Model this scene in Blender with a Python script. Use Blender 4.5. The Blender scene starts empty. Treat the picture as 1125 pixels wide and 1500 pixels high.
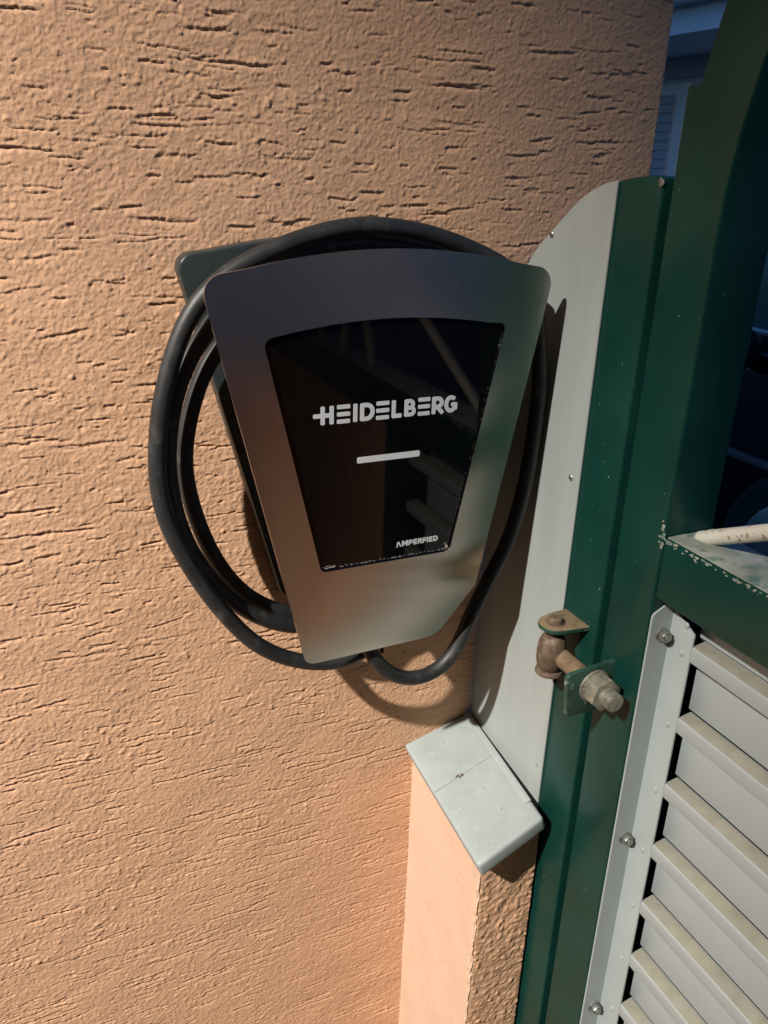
import bpy, bmesh, math, random
import numpy as np
from mathutils import Vector, Matrix
random.seed(7); rng = np.random.default_rng(11)
C = bpy.context.scene.collection
S = bpy.context.scene

# ------------------------------------------------------------------ camera
FPX, YAW, PITCH, ROLL = 1223.8, -0.441537, 0.395057, 0.033698
fwd = Vector((-math.sin(YAW)*math.cos(PITCH), math.cos(YAW)*math.cos(PITCH), -math.sin(PITCH)))
r0 = Vector((math.cos(YAW), math.sin(YAW), 0)); u0 = r0.cross(fwd)
rgt = math.cos(ROLL)*r0 + math.sin(ROLL)*u0; upv = rgt.cross(fwd)
cam = bpy.data.cameras.new('camera'); camo = bpy.data.objects.new('camera', cam); C.objects.link(camo)
mw = Matrix((rgt, upv, -fwd)).transposed().to_4x4(); mw.translation = Vector((-0.286, -0.7148, 0.2382))
camo.matrix_world = mw
cam.sensor_width = 36; cam.lens = 36*FPX/1500; cam.clip_start = 0.02; cam.clip_end = 400
S.camera = camo

# ------------------------------------------------------------------ dusk sky, wall lamp, exposure
w = bpy.data.worlds.new('World'); S.world = w; w.use_nodes = True
nt = w.node_tree; bg = nt.nodes['Background']
sky = nt.nodes.new('ShaderNodeTexSky'); sky.sky_type = 'NISHITA'; sky.sun_disc = False
sky.ozone_density = 9.0; sky.sun_elevation = math.radians(13.0); sky.sun_rotation = math.radians(200)
nt.links.new(sky.outputs[0], bg.inputs[0]); bg.inputs[1].default_value = 0.15

LAMP = Vector((-2.925, -1.357, 2.59)); AIM = Vector((-1.821, -0.553, 1.085))
ld = bpy.data.lights.new('garden_lamp_light', 'SPOT'); ld.energy = 1880; ld.color = (1.0, 0.955, 0.88)
ld.shadow_soft_size = 0.04; ld.spot_size = math.radians(40.2); ld.spot_blend = 1.0
lo = bpy.data.objects.new('garden_lamp_light', ld); C.objects.link(lo); lo.location = LAMP
lo.rotation_euler = (AIM-LAMP).to_track_quat('-Z', 'Y').to_euler()

S.view_settings.view_transform = 'Standard'; S.view_settings.look = 'None'
S.view_settings.exposure = 0; S.view_settings.gamma = 1; S.view_settings.use_curve_mapping = False

# ------------------------------------------------------------------ materials
def mat(name, col, rough=0.5, metal=0.0, var=0.12, vscale=20, bump=0.0, bscale=300, bdist=0.001, spec=0.5,
        col2=None, mix=None, stretch=None, detail=6, rvar=0.0):
    """procedural principled: noise tint, optional second colour showing through a noise threshold mix=(scale, lo, hi), fine bump"""
    m = bpy.data.materials.new(name); m.use_nodes = True; n = m.node_tree.nodes; l = m.node_tree.links
    b = n['Principled BSDF']; b.inputs['Roughness'].default_value = rough; b.inputs['Metallic'].default_value = metal
    b.inputs['Specular IOR Level'].default_value = spec
    tc = n.new('ShaderNodeTexCoord'); src = tc.outputs['Object']
    if stretch:
        mp = n.new('ShaderNodeMapping'); mp.inputs['Scale'].default_value = stretch; l.new(src, mp.inputs[0]); sv = mp.outputs[0]
    else: sv = src
    no = n.new('ShaderNodeTexNoise'); no.inputs['Scale'].default_value = vscale; no.inputs['Detail'].default_value = detail
    l.new(sv, no.inputs['Vector'])
    cr = n.new('ShaderNodeValToRGB'); e = cr.color_ramp.elements
    e[0].position = 0.3; e[1].position = 0.7
    e[0].color = (*[c*(1-var) for c in col], 1); e[1].color = (*[min(1, c*(1+var)) for c in col], 1)
    l.new(no.outputs[0], cr.inputs[0]); out = cr.outputs[0]
    if col2:
        n2 = n.new('ShaderNodeTexNoise'); n2.inputs['Scale'].default_value = mix[0]; n2.inputs['Detail'].default_value = 5
        l.new(src, n2.inputs['Vector'])
        mr = n.new('ShaderNodeMapRange'); mr.inputs['From Min'].default_value = mix[1]; mr.inputs['From Max'].default_value = mix[2]
        l.new(n2.outputs[0], mr.inputs[0])
        mx = n.new('ShaderNodeMix'); mx.data_type = 'RGBA'; l.new(mr.outputs[0], mx.inputs['Factor'])
        l.new(out, mx.inputs[6]); mx.inputs[7].default_value = (*col2, 1); out = mx.outputs[2]
    l.new(out, b.inputs['Base Color'])
    if rvar:
        rr = n.new('ShaderNodeMapRange'); rr.inputs['To Min'].default_value = max(0.02, rough-rvar); rr.inputs['To Max'].default_value = rough+rvar
        rr.inputs['From Min'].default_value = .3; rr.inputs['From Max'].default_value = .7
        l.new(no.outputs[0], rr.inputs[0]); l.new(rr.outputs[0], b.inputs['Roughness'])
    if bump:
        n3 = n.new('ShaderNodeTexNoise'); n3.inputs['Scale'].default_value = bscale; n3.inputs['Detail'].default_value = 4
        l.new(sv, n3.inputs['Vector'])
        bp = n.new('ShaderNodeBump'); bp.inputs['Strength'].default_value = bump; bp.inputs['Distance'].default_value = bdist
        l.new(n3.outputs[0], bp.inputs['Height']); l.new(bp.outputs[0], b.inputs['Normal'])
    return m

M = {}
M['stucco'] = mat('peach_stucco', (0.625, 0.372, 0.226), 0.92, var=0.07, vscale=9, bump=0.5, bscale=900, bdist=0.0006, spec=0.15,
                  col2=(0.595, 0.356, 0.222), mix=(4, .45, .65))
M['plaster'] = mat('peach_plaster', (0.63, 0.43, 0.31), 0.9, var=0.05, vscale=14, bump=0.25, bscale=700, bdist=0.0004, spec=0.15)
M['cap'] = mat('cap_paint', (0.325, 0.36, 0.352), 0.5, var=0.06, vscale=28, bump=0.12, bscale=240, bdist=0.0006,
               col2=(0.365, 0.40, 0.392), mix=(90, .55, .75))
M['panel'] = mat('grey_panel', (0.345, 0.375, 0.362), 0.42, var=0.05, vscale=9, stretch=(1, 6, .7), bump=0.04, bscale=500, bdist=0.0003, rvar=.05)
M['green'] = mat('green_paint', (0.0055, 0.040, 0.031), 0.30, var=0.22, vscale=12, bump=0.10, bscale=160, bdist=0.0006,
                 col2=(0.10, 0.17, 0.14), mix=(150, .715, .75), rvar=.06, spec=.26)
M['green_worn'] = mat('worn_green_paint', (0.022, 0.062, 0.045), 0.5, var=0.3, vscale=60, bump=0.3, bscale=300, bdist=0.0008,
                      col2=(0.20, 0.25, 0.21), mix=(130, .60, .70))
M['ledge'] = mat('weathered_ledge', (0.30, 0.32, 0.27), 0.7, var=0.35, vscale=35, bump=0.4, bscale=300, bdist=0.001,
                 col2=(0.10, 0.19, 0.15), mix=(60, .55, .66))
M['alu'] = mat('grey_powder_coat', (0.36, 0.40, 0.40), 0.42, var=0.04, vscale=20, bump=0.03, bscale=900, bdist=0.0002)
M['lamella'] = mat('grey_lamella', (0.37, 0.412, 0.415), 0.4, var=0.04, vscale=12, bump=0.03, bscale=900, bdist=0.0002)
M['dust'] = mat('dusty_lamella_top', (0.33, 0.315, 0.255), 0.85, var=0.12, vscale=55, bump=0.2, bscale=600, bdist=0.0004,
                col2=(0.28, 0.265, 0.215), mix=(160, .60, .72))
M['rust'] = mat('rusty_zinc', (0.14, 0.095, 0.062), 0.6, metal=0.35, var=0.3, vscale=90, bump=0.35, bscale=600, bdist=0.0005,
                col2=(0.20, 0.155, 0.11), mix=(160, .48, .62))
M['rust2'] = mat('pale_rust', (0.24, 0.17, 0.10), 0.7, metal=0.1, var=0.2, vscale=90, bump=0.3, bscale=600, bdist=0.0005,
                 col2=(0.17, 0.10, 0.06), mix=(170, .56, .7))
M['zinc'] = mat('dirty_zinc', (0.29, 0.275, 0.22), 0.5, metal=0.45, var=0.25, vscale=120, bump=0.3, bscale=700, bdist=0.0004,
                col2=(0.17, 0.16, 0.13), mix=(200, .55, .66))
M['bolt'] = mat('galvanised_bolt', (0.30, 0.31, 0.29), 0.42, metal=0.7, var=0.25, vscale=200)
M['screw'] = mat('screw_steel', (0.42, 0.42, 0.40), 0.35, metal=0.8, var=0.2, vscale=200)
M['recess_shade'] = mat('painted_recess_shade', (0.02, 0.02, 0.018), 0.8, var=0.1)  # near-black colour stands in for shade in the gap and sockets
M['steel'] = mat('brushed_steel', (0.80, 0.76, 0.71), 0.22, metal=1.0, var=0.035, vscale=60, stretch=(45, 1, .6), bump=0.004, bscale=160, bdist=0.0004, rvar=.03)
_n = M['steel'].node_tree; _b = _n.nodes['Principled BSDF']; _b.inputs['Anisotropic'].default_value = 0.85
_t = _n.nodes.new('ShaderNodeCombineXYZ'); _t.inputs[0].default_value = 1; _n.links.new(_t.outputs[0], _b.inputs['Tangent'])   # fine vertical grain
M['steel_edge'] = mat('cut_steel_edge', (0.55, 0.54, 0.52), 0.3, metal=1.0, var=0.05)
M['box'] = mat('anthracite_shell', (0.022, 0.030, 0.030), 0.42, var=0.12, vscale=40, bump=0.06, bscale=900, bdist=0.0003)
M['glass'] = mat('black_glass', (0.0025, 0.0025, 0.003), 0.035, var=0.2, vscale=40, spec=0.4)
M['print'] = mat('white_print', (0.60, 0.61, 0.62), 0.5, var=0.04, vscale=200)
M['lightbar'] = mat('white_light_bar', (0.62, 0.63, 0.63), 0.45, var=0.03, vscale=200)
M['fleck'] = mat('pale_dirt', (0.42, 0.38, 0.32), 0.8, var=0.3, vscale=400)
M['cable'] = mat('black_rubber', (0.020, 0.0205, 0.021), 0.50, var=0.25, vscale=45, bump=0.08, bscale=500, bdist=0.0004,
                 col2=(0.075, 0.073, 0.070), mix=(60, .57, .82), rvar=.09)
M['rod'] = mat('chipped_white_paint', (0.62, 0.60, 0.53), 0.5, var=0.08, vscale=40, bump=0.25, bscale=300, bdist=0.0006,
               col2=(0.30, 0.22, 0.12), mix=(190, .60, .66))
M['ground'] = mat('concrete_paving', (0.24, 0.175, 0.12), 0.9, var=0.15, vscale=3, bump=0.3, bscale=80, bdist=0.003)
M['asphalt'] = mat('asphalt', (0.032, 0.032, 0.033), 0.85, var=0.2, vscale=8, bump=0.4, bscale=120, bdist=0.004)
M['house'] = mat('pale_render', (0.66, 0.67, 0.70), 0.85, var=0.05, vscale=4, bump=0.1, bscale=60, bdist=0.003)
M['trim'] = mat('white_trim', (0.78, 0.79, 0.80), 0.6, var=0.05, vscale=4)
M['shutter'] = mat('grey_shutter', (0.42, 0.44, 0.48), 0.6, var=0.06, vscale=6)
M['tile'] = mat('dark_roof_tile', (0.06, 0.055, 0.055), 0.7, var=0.2, vscale=8)
M['carpaint'] = mat('dark_blue_car_paint', (0.006, 0.006, 0.012), 0.16, metal=0.2, var=0.1, spec=0.6)
M['carglass'] = mat('car_glass', (0.08, 0.13, 0.11), 0.2, var=0.1, spec=0.6)  # greenish lift in the base colour stands in for a window reflection
M['tyre'] = mat('tyre_rubber', (0.012, 0.012, 0.012), 0.8, var=0.15)
M['rim'] = mat('alloy_rim', (0.35, 0.35, 0.36), 0.35, metal=0.8, var=0.1)
M['trimplastic'] = mat('grey_plastic_trim', (0.10, 0.10, 0.105), 0.5, var=0.1)
M['lens'] = mat('lamp_lens', (0.7, 0.68, 0.62), 0.3, var=0.02)
M['reflection_board'] = mat('brown_reflection_board', (0.52, 0.30, 0.17), 0.55, var=0.2, vscale=25, stretch=(6, 6, .4))  # for unseen boards added to be mirrored in the charger front
M['pole'] = mat('pale_timber', (0.40, 0.37, 0.32), 0.7, var=0.15, vscale=20, stretch=(3, 3, .5))

# ------------------------------------------------------------------ helpers
ORG = {}
def thing(name, label, cat, loc=(0, 0, 0), group=None):
    o = bpy.data.objects.new(name, None); C.objects.link(o); o.location = loc; o.empty_display_size = 0.05
    o['label'] = label; o['category'] = cat; ORG[o] = Vector(loc)
    if group: o['group'] = group
    return o
def obj(name, bm, m, parent=None, smooth=35, bevel=0, seg=2, label=None, kind=None):
    """one mesh object from a bmesh in world coordinates, moved to its thing's base"""
    bmesh.ops.recalc_face_normals(bm, faces=bm.faces); bm.normal_update()
    if bevel:
        es = [e for e in bm.edges if len(e.link_faces) == 2 and e.calc_face_angle(0) > math.radians(30)]
        bmesh.ops.bevel(bm, geom=es, offset=bevel, segments=seg, affect='EDGES', profile=0.5, clamp_overlap=True)
    bmesh.ops.recalc_face_normals(bm, faces=bm.faces)
    base = ORG[parent] if parent else Vector((0, 0, 0))
    if parent: bmesh.ops.translate(bm, verts=bm.verts, vec=-base)
    me = bpy.data.meshes.new(name); bm.to_mesh(me); bm.free()
    for q in (m if isinstance(m, (list, tuple)) else [m]): me.materials.append(q)
    if smooth and len(me.polygons):
        me.polygons.foreach_set('use_smooth', [True]*len(me.polygons)); me.set_sharp_from_angle(angle=math.radians(smooth))
    o = bpy.data.objects.new(name, me); C.objects.link(o)
    if parent: o.parent = parent; ORG[o] = base
    if label: o['label'] = label
    if kind: o['kind'] = kind
    return o
def copy_part(o, off):
    c = o.copy(); C.objects.link(c); c.location = o.location + Vector(off); return c
def B(): return bmesh.new()
def box(bm, x0, x1, y0, y1, z0, z1):
    r = bmesh.ops.create_cube(bm, size=1)
    for v in r['verts']:
        v.co = Vector(((x0+x1)/2+v.co.x*(x1-x0), (y0+y1)/2+v.co.y*(y1-y0), (z0+z1)/2+v.co.z*(z1-z0)))
    return bm
def cyl(bm, p0, p1, ra, rb=None, n=24):
    p0 = Vector(p0); p1 = Vector(p1); d = p1-p0
    r = bmesh.ops.create_cone(bm, cap_ends=True, segments=n, radius1=ra, radius2=ra if rb is None else rb, depth=d.length)
    q = d.to_track_quat('Z', 'Y').to_matrix()
    for v in r['verts']: v.co = q @ v.co + (p0+p1)/2
    return bm
def prism(bm, pts, f, d):
    """2D outline pts -> f(u,v) 3D, extruded by vector d"""
    vs = [bm.verts.new(f(*p)) for p in pts]; fc = bm.faces.new(vs)
    r = bmesh.ops.extrude_face_region(bm, geom=[fc]); d = Vector(d)
    for e in r['geom']:
        if isinstance(e, bmesh.types.BMVert): e.co += d
    return bm
def rounded(pts, n=7):
    """pts: (x, y, r) corners -> outline with rounded corners"""
    out = []
    for i, (x, y, r) in enumerate(pts):
        p = Vector((x, y)); a = Vector(pts[i-1][:2]); b = Vector(pts[(i+1) % len(pts)][:2])
        if r <= 0: out.append((x, y)); continue
        u = (a-p).normalized(); v = (b-p).normalized(); ang = u.angle(v); t = r/math.tan(ang/2)
        t = min(t, .49*(a-p).length if r > .004 else t, .49*(b-p).length if r > .004 else t); r = t*math.tan(ang/2)
        c = p+(u+v).normalized()*(r/math.sin(ang/2)); s = p+u*t; e = p+v*t
        a0 = math.atan2(s.y-c.y, s.x-c.x); a1 = math.atan2(e.y-c.y, e.x-c.x); da = (a1-a0+math.pi) % (2*math.pi)-math.pi
        for k in range(n+1): out.append((c.x+r*math.cos(a0+da*k/n), c.y+r*math.sin(a0+da*k/n)))
    return out
def catmull(pts, n=10, closed=False):
    P = [Vector(p) for p in pts]; out = []; N = len(P)
    for i in range(N if closed else N-1):
        g = (lambda k: P[k % N]) if closed else (lambda k: P[max(0, min(N-1, k))])
        a, b, c, d = g(i-1), g(i), g(i+1), g(i+2)
        for k in range(n):
            t = k/n
            out.append(.5*((2*b)+(c-a)*t+(2*a-5*b+4*c-d)*t*t+(3*b-a-3*c+d)*t**3))
    if not closed: out.append(P[-1])
    return out
def relax(path, step=.005, it=25):
    """even spacing, then a little smoothing so that the bend stays as fair as a stiff cable"""
    out = [path[0].copy()]; acc = 0
    for a, b in zip(path, path[1:]):
        L = (b-a).length; t = step-acc
        while t <= L: out.append(a+(b-a)*(t/L)); t += step
        acc = (acc+L) % step if L else acc
        acc = L-(t-step) if t-step <= L else acc+L
    for _ in range(it):
        out = [out[0]]+[out[i]*.5+(out[i-1]+out[i+1])*.25 for i in range(1, len(out)-1)]+[out[-1]]
    return out
def tube(bm, path, r, n=16):
    rings = []; up = Vector((0, 1, 0.01)).normalized()
    for i, p in enumerate(path):
        t = (path[min(i+1, len(path)-1)]-path[max(i-1, 0)]).normalized()
        a = t.cross(up).normalized(); b = a.cross(t)
        rings.append([bm.verts.new(p+(a*math.cos(2*math.pi*k/n)+b*math.sin(2*math.pi*k/n))*r) for k in range(n)])
    for A, D in zip(rings, rings[1:]):
        for k in range(n): bm.faces.new((A[k], A[(k+1) % n], D[(k+1) % n], D[k]))
    bm.faces.new(rings[0]); bm.faces.new(rings[-1][::-1])
    return bm

# ---- height field relief for the render coats
def lattice(nu, nv, cu, cv):
    """smooth random field, cell size cu x cv samples"""
    a = int(nu/cu)+3; b = int(nv/cv)+3; g = rng.standard_normal((b, a))
    x = np.arange(nu)/cu; y = np.arange(nv)/cv; xi = x.astype(int); yi = y.astype(int); fx = x-xi; fy = y-yi
    fx = fx*fx*(3-2*fx); fy = (fy*fy*(3-2*fy))[:, None]
    r0 = g[yi][:, xi]*(1-fx)+g[yi][:, xi+1]*fx; r1 = g[yi+1][:, xi]*(1-fx)+g[yi+1][:, xi+1]*fx
    return r0*(1-fy)+r1*fy
def relief_mesh(name, P0, U, V, Nn, H, st, m, parent, edge=None):
    """grid from P0 along unit U (columns) and V (rows), pushed by H along Nn"""
    nv, nu = H.shape
    uu = np.arange(nu)*st; vv = np.arange(nv)*st
    base = ORG[parent]
    co = (np.array(P0)-np.array(base))[None, None, :] + uu[None, :, None]*np.array(U) + vv[:, None, None]*np.array(V) + H[:, :, None]*np.array(Nn)
    idx = np.arange(nu*nv).reshape(nv, nu)
    q = np.stack([idx[:-1, :-1], idx[:-1, 1:], idx[1:, 1:], idx[1:, :-1]], -1).reshape(-1, 4)
    me = bpy.data.meshes.new(name); me.vertices.add(nu*nv); me.vertices.foreach_set('co', co.astype(np.float32).ravel())
    me.loops.add(q.size); me.loops.foreach_set('vertex_index', q.astype(np.int32).ravel())
    me.polygons.add(len(q)); me.polygons.foreach_set('loop_start', np.arange(0, q.size, 4, dtype=np.int32))
    me.polygons.foreach_set('use_smooth', np.ones(len(q), dtype=bool)); me.update(calc_edges=True)
    me.materials.append(m); o = bpy.data.objects.new(name, me); C.objects.link(o); o.parent = parent
    return o
def blur(a, k):
    for _ in range(k):
        a = (np.roll(a, 1, 0)+a*2+np.roll(a, -1, 0))/4; a = (np.roll(a, 1, 1)+a*2+np.roll(a, -1, 1))/4
    return a

GZ = -1.25
X0 = 0.1775

# ------------------------------------------------------------------ the setting
g = obj('ground', box(B(), -60, .205, -3.9, 60, GZ-.3, GZ), M['ground'], kind='structure')
g = obj('driveway', box(B(), .205, 80, -3.9, 60, GZ-.3, GZ-.006), M['asphalt'], kind='structure')
g = obj('road', box(B(), -60, 80, -60, -3.9, GZ-.4, GZ-.10), M['asphalt'], kind='structure')

# house wall with its scratched render
wall = thing('house_wall', 'peach house wall with horizontally scratched stucco behind the wall charger', 'wall', (-0.4, 0, GZ))
bm = B(); box(bm, -4.5, 0.3385, 0.0060, 0.34, GZ, 3.4); obj('wall_body', bm, M['stucco'], wall, smooth=0)
ST = 0.00095; xa, xb, za, zb = -0.405, 0.3390, -0.915, 0.430
nu = int((xb-xa)/ST)+1; nv = int((zb-za)/ST)+1
H = lattice(nu, nv, 44, 30)*.00022 + lattice(nu, nv, 14, 7)*.00009
H += np.clip(lattice(nu, nv, 3.4, 2.7), -.3, 2)*.00015 + lattice(nu, nv, 2.1, 1.7)*.00014 + rng.standard_normal((nv, nu))*.00008
patch = np.clip(lattice(nu, nv, 90, 50)*.6+.5, 0, 1.3)
H += np.clip(lattice(nu, nv, 5.0, 4.0)-.6, 0, 2)*.00042*patch
Z = za+np.arange(nv)*ST
def groove(xc, zc, Lm, wd, dp, rough):
    n = max(4, int(Lm/ST)); i0 = int((xc-Lm/2-xa)/ST); jc = (zc-za)/ST
    t = np.arange(n); path = np.zeros(n); off = 0.0; sl = random.gauss(0, .045)
    k = 0
    while k < n:                                        # short straight runs with little steps, as a trowelled grain leaves
        run = random.randint(6, 26); e = min(n, k+run)
        path[k:e] = off+sl*np.arange(e-k)+np.cumsum(rng.normal(0, .10*rough, e-k)); off = path[e-1]+random.gauss(0, 1.3*rough); k = e
    path -= path.mean()*.5
    tap = np.clip(np.minimum(t, n-1-t)/max(3, n*.16), 0, 1)**.7*(0.65+.35*np.abs(np.sin(t*.23+random.random()*6)))
    half = int(wd/ST*3)+4
    for c in range(n):
        i = i0+c
        if i < 1 or i >= nu-1: continue
        j = jc+path[c]; a = max(1, int(j)-half); b = min(nv-1, int(j)+half)
        if b <= a: continue
        u = (np.arange(a, b)-j)*ST
        prof = np.where(u > 0, np.exp(-(u/(wd*.30))**4), np.exp(-(np.abs(u)/(wd*1.05))**1.6))*(.8+.2*rng.random())
        lip = np.exp(-((u-wd*.9)/(wd*.6))**2)*.28
        H[a:b, i] += tap[c]*dp*(lip-prof)
for k in range(2700):
    z = random.uniform(za, zb); low = min(1, max(0, (0.15-z)/.75))
    x = random.uniform(xa-.02, xb+.02)
    Lm = random.uniform(.006, .030)*(1+.35*low) if random.random() < .82 else random.uniform(.03, .070)*(1+.1*low)
    if low < .3 and random.random() < .08: continue
    groove(x, z, Lm, random.choice((.0008, .0012, .0016, .0020))*random.uniform(.8, 1.2)*(1.1-.25*low), random.uniform(.0005, .0017)*(1.05-.1*low), random.uniform(.7, 1.4)*(1-.15*low))
for k in range(1300):                                    # pin holes and short nicks
    groove(random.uniform(xa, xb), random.uniform(za, zb), random.uniform(.003, .009), random.uniform(.0008, .0016), random.uniform(.0006, .0016), 1.2)
H = H - np.median(H)
H *= 1.05
ex = np.clip((np.arange(nu)-(nu-6))/5, 0, 1)**2*.0045; H -= ex[None, :]
relief_mesh('plaster', (xa, 0, za), (1, 0, 0), (0, 0, 1), (0, -1, 0), H, ST, M['stucco'], wall)
for (x0_, x1_, z0_, z1_) in ((-1.6, xa, GZ, 1.4), (xa, .3385, zb, 1.4), (xa, .3385, GZ, za)):    # coarser coat round the close-up part
    c_ = .006; a_, b_ = int((x1_-x0_)/c_)+2, int((z1_-z0_)/c_)+2
    relief_mesh('plaster', (x0_, .0004, z0_), ((x1_-x0_)/((a_-1)*c_), 0, 0), (0, 0, (z1_-z0_)/((b_-1)*c_)), (0, -1, 0), lattice(a_, b_, 2, 1.3)*.0004, c_, M['stucco'], wall)

# pillar with its coping
pil = thing('pillar', 'short peach plaster pillar with smooth side and rough front under the grey coping', 'pillar', (0.14, -.08, GZ))
bm = B(); box(bm, .1035, .1740, -.1595, .0, GZ, -.445); obj('core', bm, M['plaster'], pil, smooth=0)
st = .0011; nu2 = int(.163/st); nv2 = int(.596/st)
Hs = lattice(nu2, nv2, 30, 40)*.0004+lattice(nu2, nv2, 4, 4)*.00009+lattice(nu2, nv2, 2, 2)*.00006+np.clip(lattice(nu2, nv2, 5, 5)-1.3, 0, 2)*.0003
Hs -= (np.clip((np.arange(nu2)-(nu2-5))/4, 0, 1)**2*.002)[None, :]*(1+.6*lattice(nv2, 2, 5, 2)[0][:nv2, None]) if False else np.clip((np.arange(nu2)[None, :]-(nu2-5-np.clip(lattice(nv2, 3, 6, 2)[0], -1, 2)[:, None]))/4, 0, 1.6)**2*.0018
relief_mesh('side_face', (.1015, .001, -1.0), (0, -1, 0), (0, 0, 1), (-1, 0, 0), Hs, st, M['plaster'], pil)
nu3 = int(.0725/st)
Hf = lattice(nu3, nv2, 18, 16)*.0004+np.clip(lattice(nu3, nv2, 4.0, 3.2), -.5, 2)*.0006+lattice(nu3, nv2, 2, 2)*.00022
Hf -= (np.clip((5-np.arange(nu3))/4, 0, 1)**2*.002)[None, :]
relief_mesh('front_face', (.1020, -.1608, -1.0), (1, 0, 0), (0, 0, 1), (0, -1, 0), Hf, st, M['stucco'], pil)
A_, B_, C_, D_ = Vector((.0874, -.0005, -.393)), Vector((.0815, -.185, -.408)), Vector((.160, -.18, -.377)), Vector((.1742, -.0005, -.3705))
nrm = (B_-A_).cross(C_-A_).normalized()
if nrm.z < 0: nrm = -nrm
bm = B(); nx_, ny_ = 4, 8
top = [[(A_*(1-i/nx_)+D_*(i/nx_))*(1-j/ny_)+(B_*(1-i/nx_)+C_*(i/nx_))*(j/ny_) for i in range(nx_+1)] for j in range(ny_+1)]
vt = [[bm.verts.new(p) for p in r] for r in top]; vb = [[bm.verts.new(p-nrm*.0205) for p in r] for r in top]
for j in range(ny_):
    for i in range(nx_):
        bm.faces.new((vt[j][i], vt[j][i+1], vt[j+1][i+1], vt[j+1][i])); bm.faces.new((vb[j][i], vb[j+1][i], vb[j+1][i+1], vb[j][i+1]))
for j in range(ny_):
    bm.faces.new((vt[j][0], vt[j+1][0], vb[j+1][0], vb[j][0])); bm.faces.new((vt[j][-1], vb[j][-1], vb[j+1][-1], vt[j+1][-1]))
for i in range(nx_):
    bm.faces.new((vt[0][i], vb[0][i], vb[0][i+1], vt[0][i+1])); bm.faces.new((vt[-1][i], vt[-1][i+1], vb[-1][i+1], vb[-1][i]))
cap = obj('coping', bm, M['cap'], pil, bevel=.0042, seg=4, smooth=60)
# folded seam across the coping and the raised strip beside the panel
def oncap(s, t, h=0.0): return (A_*(1-s)+D_*s)*(1-t)+(B_*(1-s)+C_*s)*t+nrm*h
bm = B()
for (s0, t0, s1, t1, ww, hh) in ((.02, .44, .90, .42, .0022, .0010),):
    p0, p1 = oncap(s0, t0), oncap(s1, t1); d = (p1-p0).normalized(); sd = d.cross(nrm)*ww/2
    vs = [p0-sd-nrm*.001, p1-sd-nrm*.001, p1+sd-nrm*.001, p0+sd-nrm*.001]
    v1 = [bm.verts.new(p) for p in vs]; v2 = [bm.verts.new(p+nrm*(.001+hh)) for p in vs]
    bm.faces.new(v1[::-1]); bm.faces.new(v2)
    for k in range(4): bm.faces.new((v1[k], v1[(k+1) % 4], v2[(k+1) % 4], v2[k]))
obj('seam', bm, M['cap'], cap)
bm = B(); p0, p1 = oncap(.91, .0, -.001), oncap(.90, .86, -.001); q0, q1 = oncap(.995, .0, -.001), oncap(.995, .86, -.001)
v1 = [bm.verts.new(p) for p in (p0, p1, q1, q0)]; v2 = [bm.verts.new(p+nrm*.0026) for p in (p0, p1, q1, q0)]
bm.faces.new(v1); bm.faces.new(v2)
for k in range(4): bm.faces.new((v1[k], v1[(k+1) % 4], v2[(k+1) % 4], v2[k]))
obj('edge_strip', bm, M['cap'], cap, bevel=.0006)
bm = B(); p = oncap(.40, .435, .0003)
for k in range(5):
    c = p+Vector((random.uniform(-.004, .004), random.uniform(-.002, .002), 0)); c += nrm*(.0004-(c-p).dot(nrm))
    cyl(bm, c-nrm*.0006, c+nrm*.0006, random.uniform(.0008, .0020), n=7)
obj('dirt_spot', bm, M['rust'], cap)

# ------------------------------------------------------------------ gate post, filler panel, gate
post = thing('gate_post', 'dark green steel gate post with rounded top beside the grey filler panel', 'post', (.204, -.17, GZ))
yl, yr = -.1455, -.1975
prof = [(yl, GZ)]+[(yl-.0025*(1-math.cos(a)), .2265+.005*math.sin(a)) for a in (0, .5, 1., 1.45)]+[(-.158, .2333), (-.168, .2349), (-.180, .2358), (-.193, .2360), (-.1965, .2345), (yr, .231), (yr, GZ)]
bm = prism(B(), prof, lambda y, z: (X0, y, z), (.052, 0, 0)); obj('post_tube', bm, M['green'], post, bevel=.0022, seg=3, smooth=45)
bm = B()
for k in range(7):
    cyl(bm, (X0+.0005, random.uniform(-.194, -.1985), .2335+random.uniform(-.006, .001)), (X0-.0012, -.1955, .233), random.uniform(.0009, .0018), n=7)
obj('weld_spatter', bm, M['zinc'], post)

panel = thing('filler_panel', 'light grey sheet panel with a curved top between stucco wall and green post', 'panel', (.1765, -.07, -.43))
arc = [(-.004, .060), (-.008, .092), (-.017, .122), (-.031, .150), (-.048, .1715), (-.066, .1868), (-.085, .2020), (-.1007, .2138), (-.118, .2232), (-.133, .2286), (-.1485, .2318)]
arc = [(p.x, p.y) for p in catmull([(a, b, 0) for a, b in arc], 4)]
outl = [(-.004, -.445)]+arc+[(-.1485, -.445)]
obj('sheet', prism(B(), outl, lambda y, z: (.1752, y, z), (.0021, 0, 0)), M['panel'], panel, bevel=.0005, seg=1, smooth=30)
def screwhead(bm, c, ax, r, h, n=16):
    c = Vector(c); ax = Vector(ax)
    cyl(bm, c, c+ax*h*.5, r, r*.98, n); cyl(bm, c+ax*h*.5, c+ax*h, r*.96, r*.62, n)
for k, (y, z) in enumerate(((-.0687, .185), (-.1372, -.0213), (-.1395, -.345))):
    bm = B(); screwhead(bm, (.1752, y, z), (-1, 0, 0), .0030 if k < 2 else .0011, .0016)
    sc = obj('screw', bm, M['screw'], panel)
    if k < 2: obj('socket', cyl(B(), (.1752, y, z), (.1752-.00185, y, z), .0012, n=6), M['recess_shade'], sc)  # raised near-black plug painted as the shaded hex socket

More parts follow.
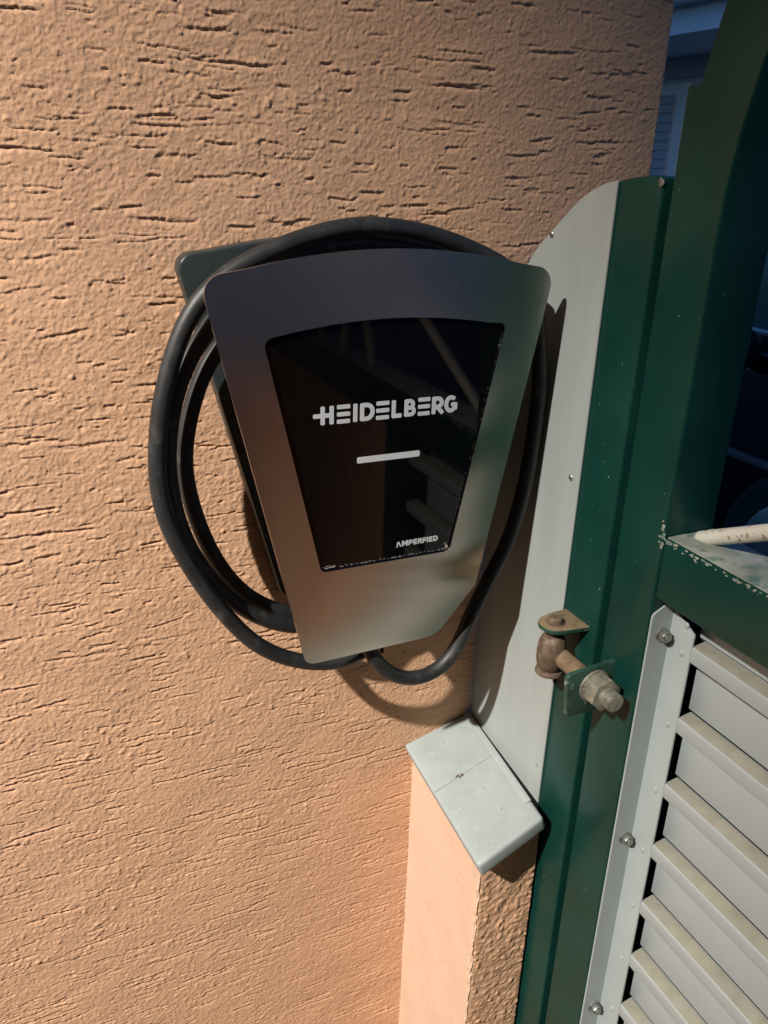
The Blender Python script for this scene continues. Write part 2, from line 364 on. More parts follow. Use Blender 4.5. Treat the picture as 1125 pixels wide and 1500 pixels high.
gate = thing('metal_gate', 'dark green arched steel gate with grey louvre infill and white bar', 'gate', (.204, -.70, GZ))
gx0, gx1 = X0, .2300
YF, ZF, RI = -.710, .195, .4515      # arch centre and inner radius; the white bars radiate from its hub
YL, YI = -.2070, -.2585            # outer and inner edge of the hinge stile
inn, outr = [], []
RO = RI+.0500
for k in range(33):
    a = math.asin((.2957-ZF)/RI); a = a+(math.pi-2*a)*k/32
    inn.append((YF+RI*math.cos(a), ZF+RI*math.sin(a)))
    a = math.asin((.2957-ZF)/RO); a = a+(math.pi-2*a)*k/32
    outr.append((YF+RO*math.cos(a), ZF+RO*math.sin(a)))
YE = 2*YF-YI; YO = 2*YF-YL
arc_i = [(YF+RI*math.cos(math.pi*k/40), ZF+RI*math.sin(math.pi*k/40)) for k in range(41)]
frame = [(YL, GZ+.06), (YL, .2955)]+outr+[(YO, .2955), (YO, GZ+.06), (YE, GZ+.06)]+arc_i[::-1]+[(YI, GZ+.06)]
obj('frame', prism(B(), frame, lambda y, z: (gx0, y, z), (gx1-gx0, 0, 0)), M['green'], gate, bevel=.0022, seg=3, smooth=45)
bm = box(B(), gx0, gx1, YE+.0005, YI-.0005, -.0845, -.0310); rail = obj('rail', bm, M['green'], gate, bevel=.003, seg=3, smooth=45)
bm = box(B(), gx0+.0035, gx1-.002, YE+.002, YI-.0012, -.0318, -.0300); obj('weathered_top', bm, M['ledge'], rail, label='dirty pale worn top of the green rail')
obj('rail', box(B(), gx0, gx1, YE+.0005, YI-.0005, GZ+.06, GZ+.11), M['green'], gate, bevel=.003)
obj('gap_shade_sheet', box(B(), .2272, .2285, -.4640, -.2600, GZ+.1115, -.0855), M['recess_shade'], gate)  # added sheet, near-black colour paints the shade in the gap by the louvres
obj('mullion', box(B(), gx0+.012, gx1, -.515, -.4655, GZ+.1105, -.0850), M['green'], gate, bevel=.003)
bd0 = None  # unseen boards added so the steel and glass mirror something brown
for k in range(7):
    if bd0 is None: bd0 = obj('reflection_board', box(B(), .204, .222, -.6055, -.5165, GZ+.1105, -.0850), M['reflection_board'], gate, bevel=.003)
    else: copy_part(bd0, (0, -.0918*k, 0))
# paint flaking along the rail edge and weld
bm = B()
for k in range(90):
    t = random.random()**1.3
    y = YI-.001-t*.13; z = -.0312-abs(random.gauss(0, .0016))
    if random.random() < .25: y = YI+abs(random.gauss(0, .003)); z = -.031+random.gauss(0, .006)
    r = random.uniform(.0004, .0014)
    bmesh.ops.create_icosphere(bm, subdivisions=1, radius=r, matrix=Matrix.Translation((gx0+.0002, y, z)) @ Matrix.Diagonal((.45, 1.5, .8, 1)))
obj('paint_flake', bm, M['ledge'], gate, kind='stuff')
# bolted angle
bx1 = .2010; t_ = .0022
ang = [(.1778, -.1015+0), (bx1, -.098)]
bm = B()
pr = rounded([(.1778, -.100, .006), (.1960, -.0905, .001), (bx1, -.0965, 0), (bx1, -1.16, 0), (.1778, -1.16, 0)])
prism(bm, pr, lambda x, z: (x, -.2590, z), (0, -t_*0.9, 0))
f1 = obj('angle_flange', bm, M['alu'], gate, bevel=.0005, seg=1, smooth=30)
bm = B(); pr = [(-.2588, -.0965), (-.2868, -.1100), (-.2868, -1.16), (-.2588, -1.16)]
prism(bm, pr, lambda y, z: (bx1-.0005, y, z), (t_, 0, 0)); f2 = obj('angle_web', bm, M['alu'], f1, bevel=.0007, seg=2, smooth=30)
b0 = None
yb = -.2590-t_*.9
for z in (-.1209, -.3426, -.5722, -.80, -1.03):
    if b0 is None:
        bm = B(); cyl(bm, (.1915, yb, z), (.1915, yb-.0012, z), .0068, n=20); cyl(bm, (.1915, yb-.0012, z), (.1915, yb-.0070, z), .0055, n=6)
        cyl(bm, (.1915, yb-.0070, z), (.1915, yb-.0090, z), .0032, n=14)
        b0 = obj('bolt', bm, M['bolt'], gate, bevel=.0003, seg=1)
    else: copy_part(b0, (0, 0, z+.1209))
r_0 = None
for k, z in enumerate((-.1054, -.1323, -.2042, -.2755, -.3470, -.4163, -.4880, -.5600, -.632, -.704, -.776, -.848)):
    if r_0 is None:
        bm = B(); screwhead(bm, (bx1-.0005, -.2775, z), (-1, 0, 0), .0028, .0015, 14); cyl(bm, (bx1, -.2775, z), (bx1-.0022, -.2775, z), .0007, n=8)
        r_0 = obj('rivet', bm, M['alu'], gate)
    else: copy_part(r_0, (0, random.uniform(-.0006, .0006), z+.1054))
bm = B()
for k in range(44):
    if random.random() < .55: y, z = random.uniform(yl-.004, yr+.003), random.triangular(-.30, .22, -.02)
    else: y, z = random.uniform(YI+.003, YL-.003), random.triangular(-.60, .28, -.05)
    r = random.choice((.0002, .0003, .0003, .0004, .0006))
    bmesh.ops.create_icosphere(bm, subdivisions=1, radius=r, matrix=Matrix.Translation((X0+.00005, y, z)) @ Matrix.Diagonal((.3, random.uniform(.7, 1.5), random.uniform(.8, 2.2), 1)))
obj('paint_nick', bm, M['ledge'], gate, kind='stuff')
bm = B()
for k in range(26):
    a_, b_ = random.uniform(.05, .88), random.uniform(.03, .97); c = oncap(a_, b_, .0002)
    bmesh.ops.create_icosphere(bm, subdivisions=1, radius=random.choice((.0003, .0004, .0007)), matrix=Matrix.Translation(c))
obj('grit', bm, M['zinc'], cap, kind='stuff')
# louvre blades
def blade():
    zt = -.1218; xr = .2150
    pf = [(.2012, zt-.0012), (.2020, zt), (xr, zt+.0022), (xr, zt+.0040), (xr+.0013, zt+.0040), (xr+.0013, zt-.0590), (xr, zt-.0590), (xr, zt-.0160), (.2026, zt-.0142), (.2012, zt-.0142)]
    y0, y1 = -.2856, -.4650
    bm = B()
    lip = [(.2012, zt-.0012), (.2020, zt), (xr, zt+.0024), (xr+.0013, zt+.0024), (xr+.0013, zt-.0155), (.2026, zt-.0142), (.2012, zt-.0142)]
    prism(bm, lip, lambda x, z: (x, y0, z), (0, y1-y0, 0))
    for f in bm.faces:
        f.normal_update(); c = f.calc_center_median()
        if abs(f.normal.y) < .5 and c.x > .2021 and c.x < xr and c.z > zt: f.material_index = 1
    web = [(xr, zt-.0162), (xr+.0013, zt-.0162), (xr+.0013, zt-.0660), (xr, zt-.0660)]
    prism(bm, web, lambda x, z: (x, -.2832, z), (0, -.4300+.2832, 0))
    return bm
lv = None
for k in range(15):
    if lv is None: lv = obj('louvre_blade', blade(), [M['lamella'], M['dust']], gate, bevel=.0006, seg=2, smooth=40)
    else: copy_part(lv, (0, 0, -.0704*k))
bm = box(B(), .2162, .2175, -.4300, -.2792, -.1190, -.0835); obj('top_sheet', bm, M['lamella'], gate)
# white infill bar standing on the rail
for k, yk in enumerate((-.2690, -.600, -.710, -.820, -1.151)):
    p0 = Vector((.2065, yk, -.0315)); p1 = Vector((.2075, YF, ZF)); p1 = p1+(p0-p1).normalized()*.030
    obj('white_bar', tube(B(), [p0+(p1-p0)*j/20 for j in range(21)], .0064, 18), M['rod'], gate)
for a in (35, 62, 90, 118, 145):
    d = Vector((0, math.cos(math.radians(a)), math.sin(math.radians(a)))); c = Vector((.2075, YF, ZF))
    obj('white_bar', tube(B(), [c+d*(.030+(RI-.028)*j/20) for j in range(21)], .0064, 18), M['rod'], gate)
obj('hub', cyl(B(), (.198, YF, ZF), (.217, YF, ZF), .036, n=32), M['rod'], gate, bevel=.003)
# hinge: tab and pin on the post (part of the post), eye bolt and plate on the gate
bm = B(); hz = -.1560
tab = [(X0+.001, -.1515), (X0+.001, -.1825)]
pts2 = [(X0+.001, -.1500), (.1570, -.1515)]
cx, cy, rr = .1520, -.1690, .0155
for k in range(13):
    a = math.radians(95+170*k/12); pts2.append((cx+rr*math.cos(a), cy+rr*math.sin(a)))
pts2 += [(X0+.001, -.1880)]
hin = obj('hinge_tab', prism(bm, pts2[::-1], lambda x, y: (x, y, hz), (0, 0, .0048)), [M['green_worn'], M['rust2']], post, bevel=.0012, seg=2, smooth=40, label='green hinge tab with a worn rusty top')
for p in hin.data.polygons:
    if p.normal.z > .9: p.material_index = 1
bm = B(); cyl(bm, (cx, cy, hz+.0045), (cx, cy, hz+.0055), .0092, .0092, 28); cyl(bm, (cx, cy, hz+.0055), (cx, cy, hz+.0098), .0074, .0064, 28); cyl(bm, (cx, cy, hz+.0098), (cx, cy, hz+.0108), .0064, .0050, 28)
obj('pin_head', bm, M['rust'], hin, bevel=.0004, seg=1)
bm = B(); cyl(bm, (cx, cy, hz-.0400), (cx, cy, hz+.001), .0060, n=20); cyl(bm, (cx, cy, -.2050), (cx, cy, -.2005), .0138, .0128, 28)
obj('pin', bm, M['rust'], hin, bevel=.0008)
prof = [(.0062, -.1998), (.0100, -.1995), (.0125, -.1965), (.0138, -.190), (.0138, -.180), (.0128, -.172), (.0108, -.1665), (.0085, -.1640), (.0062, -.1640)]
bm = B(); ringv = [[bm.verts.new((cx+r*math.cos(2*math.pi*k/28), cy+r*math.sin(2*math.pi*k/28), z)) for r, z in prof] for k in range(28)]
for k in range(28):
    a, b = ringv[k], ringv[(k+1) % 28]
    for i in range(len(prof)): bm.faces.new((a[i], a[(i+1) % len(prof)], b[(i+1) % len(prof)], b[i]))
eye = obj('hinge_eye', bm, M['rust'], gate, smooth=60)
bm = B(); ez = -.1840; ex_ = .1560
nseg = 400; y0, y1 = cy-.010, -.2590
prof = [(.0001, y0)]; y = y0
path = []
rad = lambda y: (.0073+.0014*abs(math.sin(math.pi*(y-y0)/.0019))) if y < y0-.003 else .0088
rings = []
for k in range(nseg+1):
    y = y0+(y1-y0)*k/nseg; r = rad(y)
    if k == nseg: r = .0068
    rings.append([bm.verts.new((ex_+r*math.cos(2*math.pi*i/22), y, ez+r*math.sin(2*math.pi*i/22))) for i in range(22)])
for a, b in zip(rings, rings[1:]):
    for i in range(22): bm.faces.new((a[i], a[(i+1) % 22], b[(i+1) % 22], b[i]))
bm.faces.new(rings[0]); bm.faces.new(rings[-1])
obj('eye_bolt', bm, [M['rust2'], M['zinc']], eye, smooth=22)
o = [c for c in eye.children][0]
for p in o.data.polygons:
    if p.center.y + ORG[gate].y < -.229: p.material_index = 1
bm = B(); pl = rounded([(.1255, -.1675, .005), (.1830, -.1630, .003), (.1830, -.2130, .003), (.1300, -.2115, .005)])
prism(bm, [(x, z) for x, z in pl], lambda x, z: (x, -.2230, z), (0, -.0050, 0))
obj('hinge_plate', bm, M['green_worn'], gate, bevel=.0008, seg=2, label='worn green plate the eye bolt passes through')
bm = B(); cyl(bm, (ex_, -.2280, ez), (ex_, -.2303, ez), .0158, n=32); obj('washer', bm, M['zinc'], gate, bevel=.0005)
bm = B(); cyl(bm, (ex_, -.2303, ez), (ex_, -.2313, ez), .0140, n=32); cyl(bm, (ex_, -.2306, ez), (ex_, -.2462, ez), .0158, n=6)
bmesh.ops.rotate(bm, verts=bm.verts, cent=(ex_, 0, ez), matrix=Matrix.Rotation(math.radians(14), 3, 'Y'))
obj('nut', bm, M['zinc'], gate, bevel=.0012, seg=2, smooth=40)

# ------------------------------------------------------------------ wall charger
ch = thing('wall_charger', 'steel fronted wall charger with black glass window and HEIDELBERG lettering', 'wall charger', (0, 0, 0))
def arcpts(x0, z0, x1, z1, sag, n=16):
    out = []
    for k in range(n+1):
        t = k/n; out.append((x0+(x1-x0)*t, z0+(z1-z0)*t+sag*4*t*(1-t)))
    return out
# back shell
ol = rounded([(-.0640, -.1590, .014), (-.1492, .1655, .014)]+[(x, z, 0) for x, z in arcpts(-.120, .1690, .120, .1690, .0120)]+[(.1492, .1655, .014), (.0880, -.1590, .014)], 8)
obj('back_shell', prism(B(), ol, lambda x, z: (x, -.001, z), (0, -.019, 0)), M['box'], ch, bevel=.002, seg=2, smooth=45)
ol = rounded([(-.0480, -.1250, .012), (-.1050, .1280, .03), (.1050, .1280, .03), (.0720, -.1250, .012)], 8)
obj('core', prism(B(), ol, lambda x, z: (x, -.020, z), (0, -.083, 0)), M['box'], ch, bevel=.002, seg=2)
ZB = -.1287
def plate_y(z): return -.112 if z > ZB else -.112+(ZB-z)*.262
PT = .0018
KL, KR = (-.0840, ZB), (.0978, ZB)
outer = rounded([(KL[0], KL[1], 0), (-.1512, .1600, .017)]+[(x, z, 0) for x, z in arcpts(-.1180, .1652, .1180, .1654, .0130)]+[(.1512, .1602, .017), (KR[0], KR[1], 0)], 8)
win = rounded([(-.0586, -.0882, .0060), (-.1055, .1140, .0070)]+[(x, z, 0) for x, z in arcpts(-.0880, .1172, .0900, .1184, .0080)]+[(.1072, .1172, .0050), (.0666, -.0884, .0070)], 6)
bm = B()
def loop(pts):
    vs = [bm.verts.new((x, plate_y(z), z)) for x, z in pts]; return vs, [bm.edges.new((vs[i], vs[(i+1) % len(vs)])) for i in range(len(vs))]
vo, eo = loop(outer); vw, ew = loop(win)
bmesh.ops.triangle_fill(bm, use_beauty=True, use_dissolve=False, edges=eo+ew)
# flap bent back below the kink
fl = rounded([(-.0705, -.1905, .012), (.0738, -.1880, .026)], 8) if False else None
flp = rounded([(KL[0], KL[1], 0), (-.0672, -.1893, .013), (.0668, -.1862, .020), (KR[0], KR[1], 0)], 8)
vf = [vo[0]]+[bm.verts.new((x, plate_y(z), z)) for x, z in flp[1:-1]]+[vo[-1]]
bm.faces.new(vf)
for f in list(bm.faces): 
    f.normal_update()
    if f.normal.y > 0: f.normal_flip()
r = bmesh.ops.extrude_face_region(bm, geom=list(bm.faces))
for e in r['geom']:
    if isinstance(e, bmesh.types.BMVert): e.co.y += PT
pl = obj('front_plate', bm, [M['steel'], M['steel_edge']], ch, smooth=20)
# glass behind the window
ol = [(x*1.035+.0002, .010+(z-.010)*1.035) for x, z in win]
obj('glass_panel', prism(B(), ol, lambda x, z: (x, -.1098, z), (0, .006, 0)), M['glass'], ch, smooth=30)
GY = -.1098
# lettering: raised strokes on the glass, drawn as bars
def stroke(bm, pts, wd, k, closed=False, y=GY):
    """rounded bar along pts (x,z); k only lifts it a hair so crossing bars never share a plane"""
    h = .00025+.00002*k; P = [Vector((x, z)) for x, z in pts]; hw = wd/2
    L_, R_ = [], []
    N = len(P)
    for i, p in enumerate(P):
        a = P[i-1] if (i > 0 or closed) else None; b = P[(i+1) % N] if (i < N-1 or closed) else None
        d1 = (p-a).normalized() if a is not None else None; d2 = (b-p).normalized() if b is not None else None
        if d1 is None: d1 = d2
        if d2 is None: d2 = d1
        n1 = Vector((-d1.y, d1.x)); n2 = Vector((-d2.y, d2.x)); mtr = (n1+n2)
        mtr = mtr/max(.35, mtr.dot(n1)) if mtr.length > 1e-6 else n1
        L_.append(p+mtr*hw); R_.append(p-mtr*hw)
    if closed:
        for i in range(N):
            j = (i+1) % N
            q = [L_[i], L_[j], R_[j], R_[i]]
            prism(bm, [(v.x, v.y) for v in q], lambda x, z: (x, y+.0002, z), (0, -h-.0002, 0))
        return
    dE = (P[-1]-P[-2]).normalized(); dS = (P[0]-P[1]).normalized(); c = hw*.30
    poly = [R_[0]-dS*c]+R_[1:-1]+[R_[-1]-dE*c, R_[-1]+(L_[-1]-R_[-1])*.17, L_[-1]+(R_[-1]-L_[-1])*.17, L_[-1]-dE*c]+L_[1:-1][::-1]+[L_[0]-dS*c, L_[0]+(R_[0]-L_[0])*.17, R_[0]+(L_[0]-R_[0])*.17]
    prism(bm, [(v.x, v.y) for v in poly], lambda x, z: (x, y+.0002, z), (0, -h-.0002, 0))
def bend(cx, cz, rx, rz, a0, a1, n=8): return [(cx+rx*math.cos(math.radians(a0+(a1-a0)*k/n)), cz+rz*math.sin(math.radians(a0+(a1-a0)*k/n))) for k in range(n+1)]
SC = .0002194; XT = -.0652
def cx_(p): return XT+(p-252)*SC
bm = B(); zb, zt_ = .0430, .0582; zm = (zb+zt_)/2; W = .0036; hw = W/2; K = [0]
def st_(pts, wd=None):
    K[0] += 1; stroke(bm, pts, wd or W, K[0] % 6)
st_([(cx_(252), zm), (cx_(322), zm)]); st_([(cx_(289), zb), (cx_(289), zt_)]); st_([(cx_(324), zb), (cx_(324), zt_)])
def bars(a, b):
    for z in (zb+hw*.85, zm, zt_-hw*.85): st_([(cx_(a), z), (cx_(b), z)], .0034)
bars(345, 397)
st_([(cx_(418), zb), (cx_(418), zt_)])
def letterD(x0, x1, k=0):
    st_([(x0+hw, zb+hw*.2), (x0+hw, zt_-hw*.2)]); rz = (zt_-zb)/2-hw; xr = x1-hw-.0052
    st_([(x0+hw*.4, zt_-hw), (xr, zt_-hw)]+bend(xr, zm, .0052, rz, 80, -80, 10)+[(xr, zb+hw), (x0+hw*.4, zb+hw)])
letterD(cx_(437), cx_(496)); bars(503, 556)
st_([(cx_(575), zt_), (cx_(575), zb+.0006)]); st_([(cx_(567)+.0003, zb+hw), (cx_(609), zb+hw)])
def letterB(x0, x1):
    st_([(x0+hw, zb+hw*.2), (x0+hw, zt_-hw*.2)]); rz = (zt_-zb-2*hw)/4; xr = x1-hw-.0030
    st_([(x0+hw*.4, zt_-hw), (xr-.0008, zt_-hw)]+bend(xr-.0008, zt_-hw-rz, .0028, rz, 75, -75, 8)+[(xr-.001, zm), (x0+hw*.4, zm)], .0033)
    st_([(x0+hw*.4, zm), (xr, zm)]+bend(xr, zb+hw+rz, .0030, rz, 75, -75, 8)+[(xr, zb+hw), (x0+hw*.4, zb+hw)], .0033)
letterB(cx_(620), cx_(669)); bars(678, 729)
def letterR(x0, x1):
    st_([(x0+hw, zb), (x0+hw, zt_-hw*.2)]); rz = (zt_-zb)*.30-hw*.5; xr = x1-hw-.0040
    st_([(x0+hw*.4, zt_-hw), (xr, zt_-hw)]+bend(xr, zt_-hw-rz, .0036, rz, 75, -75, 8)+[(xr, zt_-hw-2*rz), (x0+hw*.4, zt_-hw-2*rz)])
    st_([(xr-.0006, zt_-hw-2*rz), (x1-hw*.4, zb+.0002)])
letterR(cx_(738), cx_(790))
gx = (cx_(792)+cx_(850))/2; grx = (cx_(850)-cx_(792))/2-hw
st_(bend(gx, zm, grx, (zt_-zb)/2-hw, 42, 350, 18)); st_([(gx+grx*.05, zm-.0004), (gx+grx+hw*.75, zm-.0004)], .0032)
st_([(gx+grx, zm+.0006), (gx+grx, zb+.0022)], .0034)
obj('lettering', bm, M['print'], ch, smooth=0, label='white word HEIDELBERG')
bm = B(); stroke(bm, [(-.0264, .0094), (.0319, .0094)], .0054, 0); obj('light_bar', bm, M['lightbar'], ch, smooth=0)
# small word AMPERFIED
bm = B(); K = [0]; W = .00125; hw = W/2; zb, zt_ = -.0768, -.0716; zm = (zb+zt_)/2; x = .0128
def adv(wd): global x; a = x; x += wd+.0008; return a, a+wd
a, b = adv(.0052); st_([((a+b)/2-.0003, zt_-.0003), (b-hw*.6, zb)]); st_([((a+b)/2-.0007, zt_-.0010), (a+.0013, zb+.0015)]); st_([(a+.0004, zb+.0003), (a+.0017, zb+.0003)], .0009)
a, b = adv(.0056); st_([(a+hw, zb), (a+hw, zt_)]); st_([(b-hw, zb), (b-hw, zt_)]); st_([(a+hw, zt_), ((a+b)/2, zb+.0016), (b-hw, zt_)])
def pP(leg):
    a, b = adv(.0041); st_([(a+hw, zb), (a+hw, zt_)]); rz = .00120; xr = b-hw-.0012
    st_([(a, zt_-hw), (xr, zt_-hw)]+bend(xr, zt_-hw-rz, .0012, rz, 70, -70, 6)+[(xr, zt_-hw-2*rz), (a, zt_-hw-2*rz)])
    if leg: st_([(xr-.0002, zt_-hw-2*rz), (b-hw*.3, zb)])
def pE(n):
    a, b = adv(.0036); st_([(a+hw, zb), (a+hw, zt_)])
    for z in ((zb+hw, zm, zt_-hw) if n == 3 else (zm-.0002, zt_-hw)): st_([(a, z), (b-(.0003 if z == zm else 0), z)])
pP(False); pE(3); pP(True); pE(2)
a, b = adv(.00125); st_([(a+hw, zb), (a+hw, zt_)])
pE(3)
a, b = adv(.0046); st_([(a+hw, zb), (a+hw, zt_)]); xr = b-hw-.0018
st_([(a, zt_-hw), (xr, zt_-hw)]+bend(xr, zm, .0018, (zt_-zb)/2-hw, 80, -80, 8)+[(xr, zb+hw), (a, zb+hw)])
obj('lettering', bm, M['print'], ch, smooth=0, label='small white word AMPERFIED at the foot of the glass')
# glue and dirt along the lower and right window edge
bm = B()
for k in range(240):
    e = random.random()
    if e < .42: t = random.random(); px, pz = -.0570+t*.122, -.0868+abs(random.gauss(0, .0007)); s = 1
    elif e < .62: t = random.random()**1.5; px, pz = .1055-.0395*t-abs(random.gauss(0, .0006)), .108-.190*t; s = .6
    else: t = random.random(); px, pz = (-.0572+random.random()*.012, -.0862+abs(random.gauss(0, .0012))) if t < .6 else (.0655-abs(random.gauss(0, .0015)), -.0855+abs(random.gauss(0, .002))); s = 1
    bmesh.ops.create_icosphere(bm, subdivisions=1, radius=random.uniform(.00012, .00042)*s, matrix=Matrix.Translation((px, GY-.0001, pz)) @ Matrix.Diagonal((1.6, .3, .8, 1)))
obj('edge_dirt', bm, M['fleck'], ch, kind='stuff')

# ------------------------------------------------------------------ charging cable, wound round the charger
cab = []
def add(pts, y):
    for p in pts: cab.append((p[0], p[2] if len(p) > 2 else y, p[1]))
LA = [(.152, .132, -.088), (.128, .157, -.080), (.0709, .1806), (.0261, .1904), (-.016, .1926), (-.0368, .1888), (-.0688, .1804), (-.1152, .1609), (-.1412, .1414), (-.1577, .1161), (-.171, .0798), (-.1790, .0496),
      (-.1840, .0023), (-.1820, -.0258), (-.1740, -.0545), (-.1550, -.0984), (-.1344, -.1349), (-.1066, -.1731), (-.0754, -.1951), (-.0425, -.2084), (-.012, -.2105), (.018, -.2010, -.066), (.050, -.183, -.058)]
add(LA, -.072)
add([(.086, -.150), (.112, -.100), (.130, -.040), (.136, .020), (.138, .080), (.122, .130), (.085, .163), (.0261, .1765), (-.016, .1785), (-.060, .1690), (-.105, .1440)], -.056)
add([(-.1359, .1108), (-.1523, .0870), (-.1631, .060), (-.170, .030), (-.1723, -.0056), (-.1653, -.0547), (-.1488, -.0953), (-.1209, -.1356), (-.0906, -.1598), (-.0585, -.1740)], -.055)
add([(-.020, -.178), (.030, -.168), (.075, -.138), (.105, -.090), (.122, -.030), (.124, .030), (.110, .085), (.070, .122), (.010, .136), (-.060, .130), (-.100, .112)], -.040)
add([(-.1262, .0900), (-.1425, .0560), (-.1535, .0160), (-.1549, -.0136), (-.1502, -.0426), (-.139, -.0823), (-.1201, -.1207), (-.0945, -.1500), (-.0602, -.1690), (-.030, -.180)], -.036)
path = relax(catmull(cab, 8))
bm = B(); tube(bm, path, .0073, 18)
# second end: small drop loop under the charger and up the right side
R2 = [(-.012, -.150, -.066), (-.006, -.1780, -.078), (.0094, -.2107, -.085), (.027, -.2292, -.085), (.0503, -.2400, -.085), (.0774, -.2366, -.085), (.098, -.2157, -.085), (.1126, -.1789, -.085), (.1294, -.1434, -.085), (.1500, -.0984, -.085),
      (.1622, -.039, -.0855), (.1660, .0222, -.086), (.1655, .0552, -.087), (.160, .0875, -.088), (.152, .132, -.088)]
tube(bm, relax(catmull([(x, y, z) for x, z, y in R2], 8), .004, 10), .0073, 18)
cable = obj('charging_cable', bm, M['cable'], smooth=60)
cable['label'] = 'thick black rubber cable coiled in several loops around the wall charger'; cable['category'] = 'cable'
bm = B(); tube(bm, catmull([(.016, -.060, -.190), (.0215, -.062, -.2015), (.024, -.064, -.2085), (.0235, -.066, -.2145)], 6), .0022, 10)
tie = obj('cable_tie', bm, M['cable']); tie['label'] = 'short black cable tie end poking out below the wall charger'; tie['category'] = 'cable tie'

# ------------------------------------------------------------------ beyond the gate: neighbouring house and parked car
hs = thing('neighbour_house', 'pale blue house with wide eaves and roller shutter seen past the wall corner', 'house', (7.6, 6.5, GZ))
HX = 5.6; ZS = 1.18
obj('wall', box(B(), HX, HX+5, 2.5, 12, GZ, ZS), M['house'], hs, smooth=0)
obj('soffit', box(B(), 4.36, HX+.02, 2.2, 12.4, ZS+.002, ZS+.04), M['trim'], hs, smooth=0)
obj('fascia', box(B(), 4.31, 4.355, 2.2, 12.4, ZS-.05, ZS+.20), M['trim'], hs, smooth=0)
obj('eave_moulding', box(B(), HX-.05, HX-.002, 2.5, 12, ZS-.16, ZS-.03), M['shutter'], hs, smooth=0)
rf = obj('roof', prism(B(), [(4.25, ZS+.16), (4.25, ZS+.24), (8.0, ZS+2.3), (8.0, ZS+2.2)], lambda x, z: (x, 2.0, z), (0, 10.6, 0)), M['tile'], hs, smooth=0)
gut = obj('gutter', tube(B(), [Vector((4.22, y, ZS+.16)) for y in np.linspace(2.0, 12.6, 12)], .055, 12), M['trim'], hs)
sh = obj('window_frame', box(B(), HX-.06, HX-.003, 5.66, 7.3, -.10, .98), M['trim'], hs, bevel=.006)
s0 = None
for k in range(13):
    if s0 is None: s0 = obj('shutter_slat', box(B(), HX-.083, HX-.0605, 5.775, 7.18, .815, .887), M['shutter'], hs, bevel=.010)
    else: copy_part(s0, (0, 0, -.0775*k))
car = thing('parked_car', 'dark parked car standing in the shade behind the arched gate', 'car', (2.85, 2.1, GZ))
def carp(bm, pts, x0, x1): return prism(bm, pts, lambda y, z: (x0, y, z), (x1-x0, 0, 0))
cz = GZ
body = [(.2, cz+.30), (.15, cz+.55), (.25, cz+.78), (1.15, cz+.95), (3.7, cz+1.0), (4.2, cz+.92), (4.3, cz+.5), (4.2, cz+.28)]
obj('body', carp(B(), body, 2.0, 3.7), M['carpaint'], car, bevel=.07, seg=4, smooth=60)
cabin = [(.75, cz+.93), (1.55, cz+1.42), (3.1, cz+1.45), (3.75, cz+1.0)]
obj('window', carp(B(), cabin, 2.12, 3.58), M['carglass'], car, bevel=.05, seg=3, smooth=60)
obj('roof_panel', carp(B(), [(1.50, cz+1.405), (1.55, cz+1.44), (3.1, cz+1.475), (3.2, cz+1.42)], 2.16, 3.54), M['carpaint'], car, bevel=.02, seg=2)
for (x, y) in ((2.07, .95), (2.07, 3.45), (3.63, .95), (3.63, 3.45)):
    wh = obj('wheel', cyl(B(), (x-.10, y, cz+.31), (x+.10, y, cz+.31), .31, n=36), M['tyre'], car, bevel=.03, seg=2)
    obj('rim', cyl(B(), (x-.108, y, cz+.31), (x+.108, y, cz+.31), .21, n=30), M['rim'], wh, bevel=.01)
bm = B(); bmesh.ops.create_uvsphere(bm, u_segments=20, v_segments=12, radius=1, matrix=Matrix.Translation((1.92, 1.30, cz+.96)) @ Matrix.Diagonal((.11, .07, .075, 1)))
obj('wing_mirror', bm, M['carpaint'], car, smooth=60)
obj('side_trim', box(B(), 1.980, 2.006, .9, 3.3, cz+.585, cz+.612), M['trimplastic'], car, bevel=.006)
obj('belt_trim', box(B(), 2.085, 2.125, 1.0, 3.5, cz+.985, cz+1.010), M['rim'], car, bevel=.006)
obj('window_pillar', prism(B(), [(2.02, cz+1.0), (2.10, cz+1.0), (2.12, cz+1.44), (2.04, cz+1.44)], lambda y, z: (2.105, y, z), (.02, 0, 0)), M['carpaint'], car, bevel=.004)
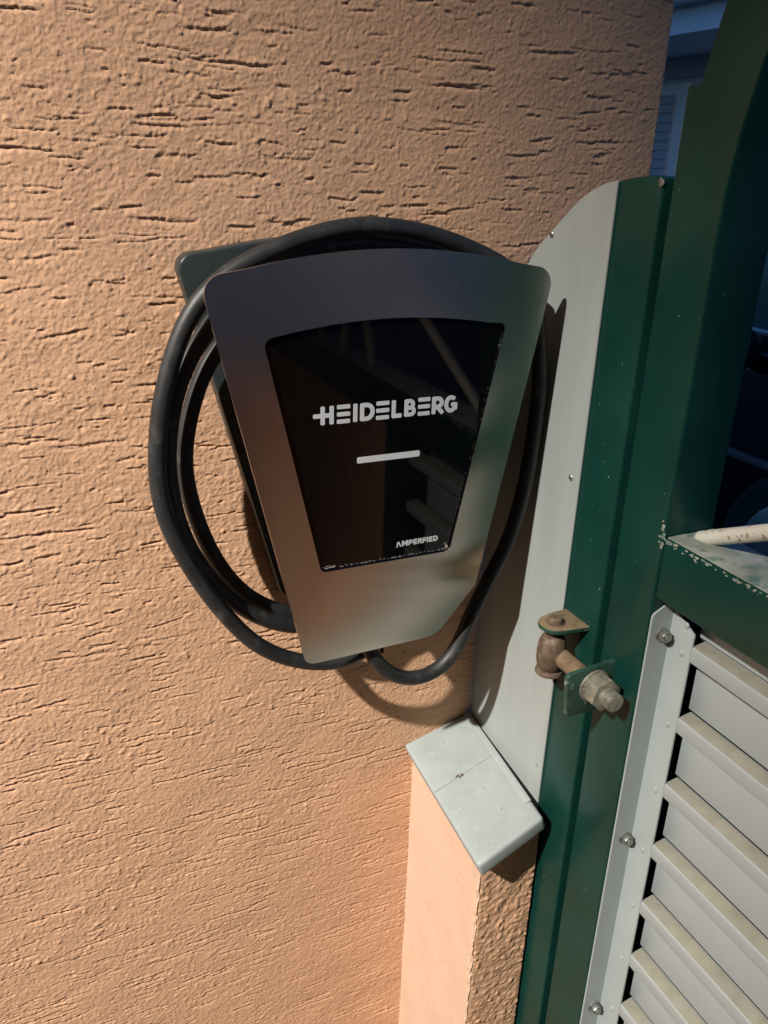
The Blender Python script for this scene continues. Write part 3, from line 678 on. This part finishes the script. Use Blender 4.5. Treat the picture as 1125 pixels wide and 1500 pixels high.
obj('door_handle', box(B(), 1.965, 2.005, 1.62, 1.82, cz+.82, cz+.85), M['rim'], car, bevel=.008)
obj('headlight', box(B(), 2.05, 2.35, .155, .27, cz+.62, cz+.74), M['rim'], car, bevel=.03)
obj('headlight', box(B(), 3.35, 3.65, .155, .27, cz+.62, cz+.74), M['rim'], car, bevel=.03)

# ------------------------------------------------------------------ added unseen roof and walls that block sky light, with the lamp that lights the wall
cp = thing('added_sky_cover', 'added unseen timber roof and walls that keep sky light off the peach house wall', 'added_sky_cover', (-2.225, -2.40, GZ))
for (px, py) in ((-2.225, -2.40), (-2.225, -3.70), (-5.2, -3.70)):
    obj('post', box(B(), px-.075, px+.075, py-.0785, py+.0785, GZ, 2.72), M['pole'], cp, bevel=.006)
for py in (-2.40, -3.70):
    obj('beam', box(B(), -5.6, 1.10, py-.06, py+.06, 2.722, 2.88), M['pole'], cp, bevel=.006)
rf0 = None
for k in range(10):
    if rf0 is None: rf0 = obj('rafter', box(B(), -5.5, -5.42, -4.0, -.01, 2.882, 3.02), M['pole'], cp)
    else: copy_part(rf0, (.68*k, 0, 0))
obj('back_sky_block', box(B(), -5.7, 1.15, -4.16, -4.10, GZ, 3.02), M['pole'], cp)  # added to shut out sky light from behind
obj('end_sky_block', box(B(), -5.76, -5.70, -4.10, -.01, GZ, 3.02), M['pole'], cp)  # added to shut out sky light from the left
obj('roof_sky_block', box(B(), -5.7, 1.15, -4.1, -.01, 3.022, 3.07), M['tile'], cp)  # added overhead to cut the sky fill on wall and gate
lp = thing('hanging_lamp', 'dark lamp with a round hood hanging from the added roof', 'lamp', (LAMP.x, LAMP.y, 3.02))
dd = (AIM-LAMP).normalized()
obj('lamp_arm', tube(B(), [Vector((LAMP.x-.12, LAMP.y-.06, 3.018)), Vector((LAMP.x-.12, LAMP.y-.07, 2.85)), LAMP-dd*.10], .012, 12), M['box'], lp)
obj('lamp_hood', cyl(B(), LAMP-dd*.13, LAMP-dd*.030, .03, .060, n=28), M['box'], lp)
